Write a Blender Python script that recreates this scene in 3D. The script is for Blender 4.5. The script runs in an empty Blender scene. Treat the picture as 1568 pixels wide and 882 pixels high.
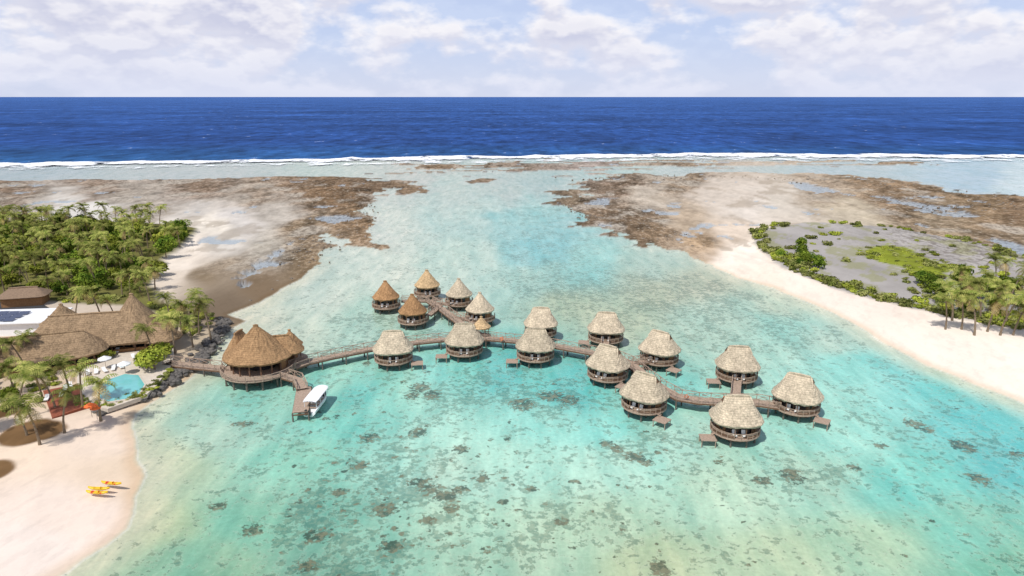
import bpy, math, random
import numpy as np
from mathutils import Vector, Matrix
random.seed(7)
scene=bpy.context.scene
R=math.radians
# ---------------------------------------------------------------- survey helper (aerial photo -> metres on the ground)
CAMH=50.0; F=1045.0; PITCH=math.atan(293/F)
cp,sp=math.cos(PITCH),math.sin(PITCH)
def G(px,py,z=0.0):
    a=px-784.0; b=-(py-441.0)
    dx=a; dy=F*cp+b*sp; dz=-F*sp+b*cp
    t=(z-CAMH)/dz
    return (dx*t,dy*t)
def GP(l,z=0.0): return [G(p[0],p[1],z) for p in l]
def lin(c,k=1.0):
    o=[]
    for v in c[:3]:
        v=v/255.0
        o.append((v/12.92 if v<=0.04045 else ((v+0.055)/1.055)**2.4)*k)
    return tuple(o)
# ---------------------------------------------------------------- numpy noise
def vnoise(x,y,seed=0):
    xi=np.floor(x).astype(np.int64); yi=np.floor(y).astype(np.int64)
    xf=x-xi; yf=y-yi
    u=xf*xf*(3-2*xf); v=yf*yf*(3-2*yf)
    def h(a,b):
        n=(a*374761393+b*668265263+seed*982451653)&0x7fffffff
        n=((n^(n>>13))*1274126177)&0x7fffffff
        n=(n^(n>>16))&0xffff
        return n/65535.0
    return (h(xi,yi)*(1-u)+h(xi+1,yi)*u)*(1-v)+(h(xi,yi+1)*(1-u)+h(xi+1,yi+1)*u)*v
def fbm(x,y,seed=0,oct=4):
    s=0;a=.5;t=0
    for i in range(oct):
        s=s+a*vnoise(x*2**i,y*2**i,seed+i*17); t+=a; a*=.5
    return s/t
def sdf(X,Y,poly):
    d=np.full(X.shape,1e18); ins=np.zeros(X.shape,bool)
    n=len(poly)
    for i in range(n):
        ax,ay=poly[i]; bx,by=poly[(i+1)%n]
        ex,ey=bx-ax,by-ay
        L=ex*ex+ey*ey+1e-9
        t=np.clip(((X-ax)*ex+(Y-ay)*ey)/L,0,1)
        d=np.minimum(d,(X-ax-t*ex)**2+(Y-ay-t*ey)**2)
        c=((ay>Y)!=(by>Y))
        if abs(ey)>1e-9:
            ins^= c&(X<ax+(Y-ay)*ex/ey)
    d=np.sqrt(d)
    return np.where(ins,d,-d)
def sstep(a,b,x):
    t=np.clip((x-a)/(b-a),0,1); return t*t*(3-2*t)
def inpoly(x,y,poly):
    c=False;n=len(poly)
    for i in range(n):
        ax,ay=poly[i];bx,by=poly[(i+1)%n]
        if (ay>y)!=(by>y) and x<ax+(y-ay)*(bx-ax)/(by-ay): c=not c
    return c
# ---------------------------------------------------------------- node DSL
class NT:
    def __init__(s,name):
        s.m=bpy.data.materials.new(name); s.m.use_nodes=True
        s.t=s.m.node_tree; s.t.nodes.clear()
        s.out=s.t.nodes.new('ShaderNodeOutputMaterial')
    def n(s,typ,ins=None,**kw):
        nd=s.t.nodes.new(typ)
        for k,v in kw.items(): setattr(nd,k,v)
        for k,v in (ins or {}).items(): s.set(nd.inputs[k],v)
        return nd
    def set(s,sock,v):
        if isinstance(v,bpy.types.NodeSocket): s.t.links.new(v,sock)
        else:
            if isinstance(v,(tuple,list)) and len(v)==3 and sock.type=='RGBA': v=(*v,1)
            sock.default_value=v
    def math(s,op,a,b=0.0,c=None,clamp=False):
        nd=s.n('ShaderNodeMath',operation=op,use_clamp=clamp)
        s.set(nd.inputs[0],a); s.set(nd.inputs[1],b)
        if c is not None: s.set(nd.inputs[2],c)
        return nd.outputs[0]
    def mix(s,f,a,b,bt='MIX'):
        nd=s.t.nodes.new('ShaderNodeMix'); nd.data_type='RGBA'; nd.blend_type=bt
        s.set(nd.inputs[0],f); s.set(nd.inputs[6],a); s.set(nd.inputs[7],b)
        return nd.outputs[2]
    def grey(s,m): return s.n('ShaderNodeCombineColor',{0:m,1:m,2:m}).outputs[0]
    def pos(s,scale=(1,1,1),obj=False):
        if obj: p=s.n('ShaderNodeTexCoord').outputs['Object']
        else: p=s.n('ShaderNodeNewGeometry').outputs['Position']
        nd=s.n('ShaderNodeMapping'); s.set(nd.inputs['Vector'],p); nd.inputs['Scale'].default_value=scale
        return nd.outputs[0]
    def noise(s,vec,scale,detail=4,rough=.55):
        nd=s.n('ShaderNodeTexNoise',{'Vector':vec,'Scale':scale,'Detail':detail,'Roughness':rough})
        return nd.outputs[0]
    def mr(s,v,a,b,c,d):
        return s.n('ShaderNodeMapRange',{0:v,1:a,2:b,3:c,4:d}).outputs[0]
    def bump(s,h,st=.3,dist=.1):
        return s.n('ShaderNodeBump',{'Strength':st,'Distance':dist,'Height':h}).outputs[0]
    def princ(s,col,rough=.8,normal=None,spec=.3):
        nd=s.n('ShaderNodeBsdfPrincipled',{'Base Color':col,'Roughness':rough,'Specular IOR Level':spec})
        if normal is not None: s.set(nd.inputs['Normal'],normal)
        s.t.links.new(nd.outputs[0],s.out.inputs[0]); return nd
def scol(c): return (*c,1)
def simple(name,c,rough=.7,var=.25,scale=3,spec=.3,obj=True,stretch=(1,1,1)):
    t=NT(name); v=t.pos(stretch,obj)
    f=t.noise(v,scale,3,.6)
    m=t.mr(f,.3,.7,1-var,1+var)
    col=t.mix(1.0,scol(c),t.grey(m),'MULTIPLY')
    t.princ(col,rough,None,spec)
    return t.m
# ---------------------------------------------------------------- mesh builder
class MB:
    def __init__(s): s.v=[];s.f=[];s.mi=[]
    def add(s,vs,fs,mi=0):
        o=len(s.v); s.v+= [tuple(v) for v in vs]
        s.f+=[tuple(i+o for i in f) for f in fs]; s.mi+=[mi]*len(fs)
    def box(s,c,size,rz=0,mi=0,rx=0):
        M=Matrix.Rotation(rz,3,'Z')@Matrix.Rotation(rx,3,'X')
        vs=[]
        for z in(-.5,.5):
            for x,y in((-.5,-.5),(.5,-.5),(.5,.5),(-.5,.5)):
                vs.append(Vector(c)+M@Vector((x*size[0],y*size[1],z*size[2])))
        s.add(vs,[(3,2,1,0),(4,5,6,7),(0,1,5,4),(1,2,6,5),(2,3,7,6),(3,0,4,7)],mi)
    def beam(s,a,b,w,h=None,mi=0):
        h=h or w
        a=Vector(a);b=Vector(b);d=(b-a)
        if d.length<1e-5:return
        d.normalize()
        up=Vector((0,0,1)) if abs(d.z)<.95 else Vector((1,0,0))
        r=d.cross(up).normalized();u=r.cross(d)
        vs=[]
        for p in(a,b):
            for x,y in((-.5,-.5),(.5,-.5),(.5,.5),(-.5,.5)): vs.append(p+r*x*w+u*y*h)
        s.add(vs,[(3,2,1,0),(4,5,6,7),(0,1,5,4),(1,2,6,5),(2,3,7,6),(3,0,4,7)],mi)
    def tube(s,pts,rads,n=7,mi=0,cap=True):
        vs=[];fs=[]
        for i,(p,r) in enumerate(zip(pts,rads)):
            p=Vector(p)
            d=(Vector(pts[min(i+1,len(pts)-1)])-Vector(pts[max(i-1,0)])).normalized()
            x=d.orthogonal().normalized() if abs(d.z)<.9 else Vector((1,0,0)); x=(x-d*x.dot(d)).normalized(); y=d.cross(x)
            for k in range(n):
                a=2*math.pi*k/n; vs.append(p+x*math.cos(a)*r+y*math.sin(a)*r)
        for i in range(len(pts)-1):
            for k in range(n):
                k2=(k+1)%n; fs.append((i*n+k,i*n+k2,(i+1)*n+k2,(i+1)*n+k))
        if cap: fs.append(tuple(range(n))[::-1]); fs.append(tuple((len(pts)-1)*n+k for k in range(n)))
        s.add(vs,fs,mi)
    def prism(s,poly,z0,z1,mi=0):
        n=len(poly); vs=[(p[0],p[1],z0) for p in poly]+[(p[0],p[1],z1) for p in poly]
        fs=[tuple(range(n))[::-1],tuple(range(n,2*n))]+[(i,(i+1)%n,n+(i+1)%n,n+i) for i in range(n)]
        s.add(vs,fs,mi)
    def mesh(s,name,mats,smooth=False):
        m=bpy.data.meshes.new(name); m.from_pydata(s.v,[],s.f)
        for k in mats: m.materials.append(k)
        m.polygons.foreach_set('material_index',s.mi)
        if smooth: m.polygons.foreach_set('use_smooth',[True]*len(s.f))
        m.update(); return m
    def obj(s,name,mats,parent=None,smooth=False):
        return mkobj(name,s.mesh(name,mats,smooth),parent)
def mkobj(name,mesh,parent=None,loc=(0,0,0),rz=0,sc=1):
    o=bpy.data.objects.new(name,mesh); scene.collection.objects.link(o)
    o.location=loc;o.rotation_euler=(0,0,rz);o.scale=(sc,sc,sc) if not isinstance(sc,tuple) else sc
    if parent: o.parent=parent
    return o
def ngon(r,n,off=0,cx=0,cy=0): return [(cx+r*math.cos(2*math.pi*k/n+off),cy+r*math.sin(2*math.pi*k/n+off)) for k in range(n)]

# ================================================================ GROUND
K=0.80
def build_ground():
    NC=1000
    inv=np.linspace(1/26.0**.6,1/760.0**.6,680)
    Yr=inv**(-1/.6)
    Yr=np.concatenate([[ -60,-20,10],Yr,np.geomspace(800,70000,14)])
    s=np.linspace(-1,1,NC); u=s*.82+.9*s**5
    NR=len(Yr)
    Y=np.repeat(Yr[:,None],NC,1)
    X=u[None,:]*(np.maximum(Y,20)+18)
    X=X.ravel();Y=Y.ravel()
    Yn=np.maximum(Y,20)
    left=[(-900,285),(-300,281),(0,277),(200,275),(380,272),(470,270),(560,272),(640,277),(645,290),(612,298),(604,287),(582,298),(585,318),(568,340),(558,355),(578,378),(545,372),(500,355),(480,365),(495,385),(495,400),(450,430),(400,462),(350,482),(375,492),(350,505),(335,520),(318,550),(290,580),(250,605),(205,635),(198,655),(212,690),(218,730),(210,770),(190,810),(145,850),(90,882),(30,915),(-100,980),(-900,1000)]
    right=[(842,308),(868,300),(885,278),(960,267),(1010,270),(1100,264),(1250,266),(1350,272),(1420,285),(1500,297),(1568,303),(2300,340),(2300,900),(1700,680),(1568,618),(1500,590),(1420,560),(1350,522),(1300,492),(1250,467),(1180,440),(1130,425),(1080,402),(1040,382),(990,365),(935,350),(885,347),(878,325)]
    dl=sdf(X,Y,GP(left)); dr=sdf(X,Y,GP(right))
    n1=fbm(X/22,Y/22,3,5)-.5; n2=fbm(X/6,Y/6,9,4)-.5
    rough=sstep(170,260,Yn)
    d=np.maximum(dl,dr)+ (n1*36+n2*14)*rough + n2*1.6*(1-rough)
    crest=sdf(X,Y,GP([(560,262),(640,252),(850,245),(1240,246),(1420,249),(1240,253),(1000,258),(880,264),(760,262),(650,262)]))
    cr=crest+(fbm(X/30,Y/9,31,5)-.58)*120
    isl=sdf(X,Y,GP([(605,292),(640,284),(648,290),(625,298),(606,299)]))+n1*8
    isl2=sdf(X,Y,GP([(712,278),(735,274),(756,274),(745,279),(720,281)]))+n1*14
    d=np.maximum(d,np.minimum(cr,6)); d=np.maximum(d,np.maximum(isl,isl2))
    pools=[[(896,303),(915,300),(950,305),(948,315),(925,319),(903,314)],[(1200,276),(1235,280),(1280,292),(1255,295),(1215,286)],
           [(1340,301),(1400,308),(1460,320),(1495,332),(1470,335),(1410,322),(1350,310)],[(1510,362),(1568,375),(1640,395),(1640,410),(1560,392),(1520,375)],
           [(365,432),(385,405),(440,372),(447,376),(425,405),(395,425),(368,440)],[(490,332),(520,330),(540,335),(510,341),(490,341)],[(990,320),(1040,326),(1030,330),(1000,328)]]
    pd=np.full(X.shape,-1e9)
    for p in pools: pd=np.maximum(pd,sdf(X,Y,GP(p)))
    small=(fbm(X/11,Y/16,77,4)-.76)*90
    pd=np.maximum(pd+n1*18+n2*14,np.where((Yn>235)&(d>3),small,-99))
    W=[(230,800,(190,205,170)),(300,850,(140,190,165)),(262,700,(190,207,180)),(330,650,(172,207,192)),(400,620,(130,202,190)),(500,640,(92,198,188)),(540,600,(60,188,182)),(600,610,(130,208,197)),(500,570,(120,204,192)),(450,700,(112,200,184)),(400,800,(98,184,165)),(350,880,(125,182,157)),(500,780,(102,182,167)),(500,860,(108,174,157)),(620,700,(150,210,198)),(600,830,(130,192,175)),(700,650,(150,216,206)),(700,800,(160,208,190)),(800,700,(165,220,208)),(800,850,(160,200,180)),(760,560,(72,192,190)),(690,560,(98,202,196)),(860,590,(68,197,195)),(900,650,(125,213,206)),(950,700,(162,215,203)),(900,800,(170,206,184)),(1000,850,(172,194,165)),(1100,750,(170,210,192)),(1200,850,(170,198,172)),(1050,650,(160,210,198)),(1250,720,(165,208,192)),(1300,650,(140,213,204)),(1400,600,(118,208,204)),(1300,560,(115,206,200)),(1400,720,(105,206,197)),(1500,650,(82,196,196)),(1560,700,(65,188,190)),(1480,800,(125,200,184)),(1568,860,(120,190,168)),(1350,830,(170,203,178)),(1300,505,(172,204,192)),(1400,575,(130,210,205)),(1200,500,(140,200,190)),(1100,480,(160,197,184)),(1200,460,(182,200,183)),(1000,440,(174,184,162)),(1000,400,(162,192,182)),(1080,430,(178,184,164)),(900,400,(132,198,195)),(850,350,(112,186,190)),(800,330,(135,194,194)),(830,380,(112,190,195)),(800,420,(158,198,189)),(870,460,(168,187,164)),(950,470,(170,188,166)),(700,400,(185,207,197)),(600,400,(202,210,200)),(500,450,(198,208,197)),(450,500,(196,208,194)),(400,490,(210,210,194)),(550,480,(160,200,188)),(600,350,(207,210,202)),(700,330,(180,203,197)),(690,290,(184,197,192)),(760,275,(184,193,190)),(850,280,(168,187,187)),(640,265,(194,194,190)),(300,262,(185,189,191)),(0,262,(172,183,190)),(1100,255,(184,190,190)),(1300,258,(175,188,195)),(1500,270,(165,189,205)),(1560,285,(196,208,215)),(1250,610,(135,208,200)),(1000,600,(125,208,200)),(830,640,(135,213,205)),(720,720,(162,212,200))]  # lagoon tones; far ones have the pale sky reflection mixed into the colour
    Lc=[(0,290,(140,120,102)),(150,290,(152,132,114)),(300,285,(140,120,102)),(450,280,(138,116,95)),(560,285,(115,96,78)),(500,300,(128,104,80)),(560,330,(138,114,88)),(400,300,(165,148,130)),(200,310,(175,165,152)),(100,325,(222,217,208)),(150,318,(227,222,213)),(60,340,(190,180,165)),(0,320,(150,138,124)),(300,330,(203,196,187)),(370,340,(214,207,199)),(430,330,(195,186,174)),(330,370,(214,207,197)),(400,375,(186,178,164)),(470,350,(148,128,104)),(460,400,(136,117,93)),(400,440,(134,115,93)),(340,420,(158,142,122)),(300,430,(142,124,100)),(350,470,(128,112,94)),(285,375,(245,232,216)),(258,410,(245,232,216)),(312,345,(238,228,212)),(262,430,(235,220,202)),
        (100,800,(252,234,218)),(50,850,(253,238,225)),(150,680,(251,231,211)),(205,720,(245,223,197)),(270,600,(240,220,194)),(320,540,(205,188,163)),(150,540,(222,204,184)),(100,600,(228,205,178)),(30,700,(252,230,206)),(280,560,(215,195,168)),
        (880,300,(122,107,89)),(950,285,(133,114,97)),(960,340,(122,103,84)),(1000,300,(194,182,166)),(900,330,(126,108,90)),(1050,275,(152,133,112)),(1100,300,(208,196,182)),(1150,320,(218,208,196)),(1050,340,(194,175,152)),(1000,355,(138,117,94)),(1080,375,(170,145,116)),(1120,350,(226,209,190)),(1250,290,(174,156,135)),(1200,310,(208,198,184)),(1350,290,(150,127,102)),(1400,310,(134,113,90)),(1500,320,(142,120,94)),(1568,330,(138,114,90)),(1300,330,(195,182,160)),(1450,340,(162,144,120)),(1568,360,(152,133,110)),(1140,380,(248,235,220)),(1110,400,(246,232,216)),(1200,430,(246,233,218)),(1300,478,(248,233,218)),(1450,535,(250,236,221)),(1568,560,(252,239,224)),(1180,430,(246,231,213)),
        (900,255,(170,157,148)),(640,280,(148,126,103))]
    cx=X/(Yn+14); cy=50/Yn
    cx=cx+(fbm(X/14,Y/30,41,3)-.5)*.06; cy=cy+(fbm(X/14,Y/30,47,3)-.5)*.03
    def idw(pts,p=2.2):
        acc=np.zeros((len(X),3)); w=np.zeros(len(X))
        for (a,b,c) in pts:
            gx,gy=G(a,b); du=cx-gx/(gy+14); dv=(cy-50/gy)*1.5
            k=1/((du*du+dv*dv)+2e-4)**p
            acc+=k[:,None]*np.array(lin(c,K))[None,:]; w+=k
        return acc/w[:,None]
    wc=idw(W,1.9); lc=idw(Lc,2.0)
    gap=np.clip(wc[:,1]-wc[:,0],0,1)
    wc[:,0]+=gap*.20+.012; wc[:,1]*=1.03; wc[:,2]*=.96
    satn=gap/(wc[:,1]+1e-6)
    st=fbm((X+.1*Y)/5,Y/38,51,4)-.5; sb=fbm((X-.05*Y)/13,Y/30,57,4)-.5
    stt=st*.8+sb*.6
    wc*= 1+stt[:,None]*(np.stack([.12+1.15*satn,.10+.26*satn,.08+.18*satn],1))
    rockmask=sstep(.52,.20,lc[:,0])*sstep(175,215,Yn)
    m=fbm(X/9,Y/14,61,5); m2=fbm(X/2.6,Y/5,63,4)
    reefz=sstep(180,225,Yn)
    lc*= (1+ (rockmask*.8+.10)[:,None]*((m-.5)*1.7)[:,None] + (reefz*(rockmask*1.0+.30))[:,None]*((m2-.5)*1.3)[:,None])
    pt=sstep(.54,.66,fbm(X/13,Y/20,67,5))*rockmask*.65
    lc=lc*(1-pt[:,None])+np.array(lin((205,196,182),K))[None,:]*pt[:,None]
    br=sstep(.56,.66,fbm(X/8,Y/16,69,5))*reefz*(1-rockmask)*.40
    lc=lc*(1-br[:,None])+np.array(lin((150,134,114),K))[None,:]*br[:,None]*(lc.mean(1)<.62)[:,None]+lc*(br*(lc.mean(1)>=.62))[:,None]
    wet=sstep(2.6,.3,d)*(1-rough)
    lc=lc*(1-wet[:,None]*(1-np.array([.86,.79,.70]))[None,:]*.8)
    tr=sstep(.60,.66,fbm((X-Y*.35)/1.1,(Y+X*.2)/3.5,88,3))*(1-rough)*.06
    lc*=(1-tr[:,None])
    sh=sstep(-7,0,d)*(1-rough)*.8
    sandy=np.array(lin((218,212,186),K))
    wc=wc*(1-sh[:,None])+sandy[None,:]*sh[:,None]
    # thin foam lip at the water's edge of the near beach
    lip=np.exp(-((d+.25)/.16)**2)*(1-rough)*.35
    wc=wc*(1-lip[:,None])+.75*lip[:,None]
    sh2=sstep(-12,0,d)*rough*.35
    wc=wc*(1-sh2[:,None])+np.array(lin((196,198,188),K))[None,:]*sh2[:,None]
    vegL=sdf(X,Y,GP(VEGL))+n1*6; vegR=sdf(X,Y,GP(VEGR))+n2*5
    gl=sstep(-1,2,vegL)
    lc=lc*(1-gl[:,None])+np.array(lin((125,122,72),K))[None,:]*gl[:,None]*(.6+.8*m[:,None])
    gr=sstep(-1,1.5,vegR)
    lc=lc*(1-gr[:,None])+np.array(lin((172,167,163),K))[None,:]*gr[:,None]*(.75+.5*m[:,None])
    gp=sstep(.56,.62,fbm(X/5,Y/8,93,4))*gr*.6
    lc=lc*(1-gp[:,None])+np.array(lin((150,150,104),K))[None,:]*gp[:,None]
    green=sstep(.0,2,sdf(X,Y,GP([(1305,385),(1360,378),(1410,395),(1470,415),(1460,432),(1410,428),(1350,408),(1310,396)]))+n2*9+n1*8)
    lc=lc*(1-green[:,None])+np.array(lin((140,150,55),K))[None,:]*green[:,None]*(.5+1.0*m2[:,None])
    brown_rounds=np.zeros(len(X))  # round brown patches laid over the left beach colour
    for (a,b,r) in((48,672,4.4),(-15,735,3.2),(10,640,3)):
        gx,gy=G(a,b); brown_rounds=np.maximum(brown_rounds,sstep(r+.3,r-.5,np.hypot(X-gx,(Y-gy))+n2*2))
    lc=lc*(1-brown_rounds[:,None])+np.array(lin((128,100,70),K))[None,:]*brown_rounds[:,None]*(.5+m2[:,None])
    land=sstep(-.5,.5,d)
    poolm=sstep(-1,1.5,pd)*land
    col=wc*(1-land[:,None])+lc*land[:,None]
    pm=poolm*.8
    col=col*(1-pm[:,None])+np.array(lin((176,184,192),K))[None,:]*pm[:,None]
    z=np.where(d>0,np.minimum(d*.10,1.15),np.maximum(d*.10,-.8))
    reefh=sstep(176,225,Yn)*(1-gl)*(1-gr)
    z=np.where(d>0,z*(1-reefh*.75)+.05,z)
    z=z+ (n2*.35+(m2-.5)*.45)*(d>1)*reefh
    z=np.where(poolm>.5,-.12,z)
    surfY=np.interp(X/(Yn+14),[G(a,b)[0]/(G(a,b)[1]+14) for a,b in SURF],[G(a,b)[1] for a,b in SURF])
    z=np.where(Y>surfY+25,-8,z)
    den=np.full(len(X),.10)
    def blob(a,b,rx,ry,val,ang=0):
        gx,gy=G(a,b); s1=rx*np.hypot(gy*.96,50)/F
        gy2=G(a,b-ry)[1]-gy
        dx,dy=(X-gx)/s1,(Y-gy)/gy2
        q=dx**2+dy**2
        return val*np.exp(-q*q*.8)
    for a,b,rx,ry,v in [(560,740,120,85,.46),(520,850,120,60,.50),(590,700,60,50,.46),(850,790,170,60,.34),(1000,450,200,40,.50),(880,440,100,28,.48),(1120,500,140,34,.34),(760,590,100,35,.40),(860,600,70,26,.48),(480,530,80,16,.38),(1010,680,80,40,.38),(960,760,90,60,.2),(700,790,70,80,.32),(830,350,70,60,.24),(1200,720,110,40,.26),(560,490,60,18,.5),(640,510,90,12,.48),(1350,520,120,28,.28),(1450,680,100,50,.2),(690,600,60,30,.40),(950,590,80,30,.34),(400,640,50,14,.2)]:
        den=np.maximum(den,blob(a,b,rx,ry,v)+.04)
    heads=np.zeros(len(X))
    for a,b,rx,ry in [(640,731,20,7),(660,740,22,7),(682,752,22,8),(705,742,14,6),(643,588,18,9),(662,598,16,8),(630,600,12,6),(1168,728,17,7),(1213,720,20,12),(1402,642,16,8),(1418,650,12,6),(385,803,18,10),(333,767,14,7),(590,772,20,11),(640,655,16,8),(565,663,16,8),(845,600,24,8),(870,606,20,8),(800,612,22,10),(1475,675,20,11),(1500,725,18,10),(1012,862,16,16),(745,833,9,6),(690,770,16,7),(655,788,15,7),(740,725,11,6),(972,692,18,8),(990,700,12,6),(600,828,20,10),(1308,708,12,6),(930,672,12,6),(705,680,14,7),(485,812,22,11),(470,858,18,10),(945,680,12,6),(860,790,13,6),(370,642,20,4),(880,730,10,4),(1560,688,14,5),(770,760,10,5),(550,705,14,7),(520,745,12,7),(1350,675,12,5),(1100,700,10,4),(815,740,9,5)]:
        heads=np.maximum(heads,blob(a,b,rx,ry,1.0))
    rh=random.Random(3)
    for i in range(270):
        if i<130: a=rh.gauss(590,95); b=rh.gauss(770,65)
        else: a=rh.uniform(440,1500); b=rh.uniform(545,880)
        sz=rh.uniform(2.5,7.5); sy=rh.uniform(1.5,3.4); vv=rh.uniform(.5,1.0)
        if b>900 or (a>1150 and rh.random()<.55) or a<330: continue
        heads=np.maximum(heads,blob(a,b,sz,sy,vv))
    uw=(1-land)
    den=den*uw*sstep(-2,-9,d)
    heads=heads*uw
    mask=np.stack([den,rockmask*land,land,heads],1)
    co=np.stack([X,Y,z],1).astype(np.float32)
    me=bpy.data.meshes.new('ground')
    me.vertices.add(len(co)); me.vertices.foreach_set('co',co.ravel())
    i=np.arange(NR-1)[:,None]*NC+np.arange(NC-1)[None,:]; i=i.ravel()
    q=np.stack([i,i+1,i+NC+1,i+NC],1)
    me.loops.add(q.size); me.loops.foreach_set('vertex_index',q.ravel().astype(np.int32))
    me.polygons.add(len(q)); me.polygons.foreach_set('loop_start',(np.arange(len(q))*4).astype(np.int32))
    me.update(calc_edges=True); me.validate()
    me.polygons.foreach_set('use_smooth',np.ones(len(q),bool))
    a=me.color_attributes.new('base','FLOAT_COLOR','POINT'); a.data.foreach_set('color',np.concatenate([np.clip(col,0,.90),np.ones((len(X),1))],1).astype(np.float32).ravel())
    a=me.color_attributes.new('masks','FLOAT_COLOR','POINT'); a.data.foreach_set('color',mask.astype(np.float32).ravel())
    t=NT('seabed_and_sand')
    base=t.n('ShaderNodeAttribute',attribute_name='base').outputs['Color']
    mk=t.n('ShaderNodeAttribute',attribute_name='masks')
    sep=t.n('ShaderNodeSeparateColor',{0:mk.outputs['Color']})
    den_,rock_,land_=sep.outputs[0],sep.outputs[1],sep.outputs[2]; heads_=mk.outputs['Alpha']
    P=t.pos()
    uw_=t.math('SUBTRACT',1,land_)
    fine=t.noise(P,1.5,4,.72); clump=t.noise(t.pos((1,.7,1)),.16,3,.6)
    Ps=t.pos((.42,.09,1)); stk=t.noise(Ps,1.0,4,.62)
    fac=t.mr(fine,.3,.7,.80,1.16); fac2=t.mr(stk,.3,.7,.86,1.14)
    f3=t.mix(uw_,(1,1,1),t.n('ShaderNodeCombineColor',{0:t.math('POWER',fac2,1.5),1:fac2,2:fac2}).outputs[0])
    c=t.mix(1.0,base,f3,'MULTIPLY')
    f1u=t.mix(t.math('ADD',t.math('ADD',t.math('MULTIPLY',uw_,.45),.12),t.math('MULTIPLY',rock_,.9),clamp=True),(1,1,1),t.grey(fac))
    c=t.mix(1.0,c,f1u,'MULTIPLY')
    rs=t.noise(t.pos((1,.5,1)),.55,5,.82)
    rk=t.math('MULTIPLY',t.mr(rs,.49,.56,0,1),t.math('ADD',t.math('MULTIPLY',rock_,.6),.05))
    rk=t.math('MULTIPLY',rk,land_)
    c=t.mix(rk,c,lin((88,75,61),K)+(1,))
    rl=t.math('MULTIPLY',t.mr(rs,.44,.38,0,.55),rock_)
    c=t.mix(rl,c,lin((205,194,176),K)+(1,))
    cn=t.noise(P,.80,4,.72)
    cv=t.math('ADD',t.math('ADD',cn,t.math('MULTIPLY',den_,.24)),t.math('MULTIPLY',t.math('SUBTRACT',clump,.5),.42))
    cm=t.math('MULTIPLY',t.mr(cv,.600,.632,0,1),uw_)
    hv=t.mr(t.math('ADD',heads_,t.math('MULTIPLY',t.math('SUBTRACT',fine,.5),4.0)),.50,.78,0,1)
    hm=t.math('MULTIPLY',hv,t.mr(heads_,.04,.12,0,1))
    cc=t.mix(t.mr(fine,.44,.56,0,1),lin((60,96,86),K)+(1,),lin((128,134,112),K)+(1,))
    cc=t.mix(.22,cc,base)
    c=t.mix(t.math('MULTIPLY',cm,.62),c,cc)
    # bleached rubble between the corals
    rb=t.math('MULTIPLY',t.mr(cv,.555,.598,0,.30),t.math('MULTIPLY',uw_,t.mr(cv,.598,.603,1,0)))
    c=t.mix(rb,c,lin((214,212,192),K)+(1,))
    ch=t.mix(t.mr(cn,.44,.56,0,1),lin((52,58,46),K)+(1,),lin((132,126,100),K)+(1,))
    c=t.mix(t.math('MULTIPLY',hm,.80),c,ch)
    df=t.n('ShaderNodeBsdfDiffuse',{'Color':c,'Roughness':.3}).outputs[0]
    t.t.links.new(df,t.out.inputs[0])
    me.materials.append(t.m)
    mkobj('ground',me)
VEGL=[(-600,345),(0,345),(100,338),(240,345),(306,352),(285,378),(255,400),(240,440),(262,468),(300,478),(290,500),(270,505),(200,480),(60,470),(-600,490)]
VEGR=[(1150,357),(1180,350),(1240,343),(1370,352),(1480,372),(1568,395),(1800,440),(1800,560),(1568,512),(1490,500),(1400,480),(1330,463),(1262,442),(1205,417),(1165,387)]
SURF=[(-500,258),(0,253),(300,248),(600,244),(800,241),(1070,238),(1200,239),(1568,240),(2100,243)]
build_ground()

# ================================================================ WATER
def build_lagoon():
    t=NT('lagoon_water_surface')
    h=t.noise(t.pos((.8,1.1,1)),1.0,3,.62)
    nb=t.bump(h,.35,.25)
    fr=t.n('ShaderNodeFresnel',{'IOR':1.33,'Normal':nb}).outputs[0]
    fr=t.math('MINIMUM',t.math('MULTIPLY',fr,.6),.15)
    tr=t.n('ShaderNodeBsdfTransparent',{'Color':(.98,1,1,1)}).outputs[0]
    gl=t.n('ShaderNodeBsdfGlossy',{'Color':(.9,.95,1,1),'Roughness':.12,'Normal':nb}).outputs[0]
    mx=t.n('ShaderNodeMixShader',{0:fr}); t.t.links.new(tr,mx.inputs[1]); t.t.links.new(gl,mx.inputs[2])
    t.t.links.new(mx.outputs[0],t.out.inputs[0])
    mb=MB(); pts=[(G(a,b)[0],G(a,b)[1]+4) for a,b in SURF]
    n=len(pts); vs=[(x,y,0) for x,y in pts]+[(x*0.6,-60,0) for x,y in pts]
    mb.add(vs,[(n+i,n+i+1,i+1,i) for i in range(n-1)])
    mb.obj('lagoon_water',[t.m])
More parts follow.
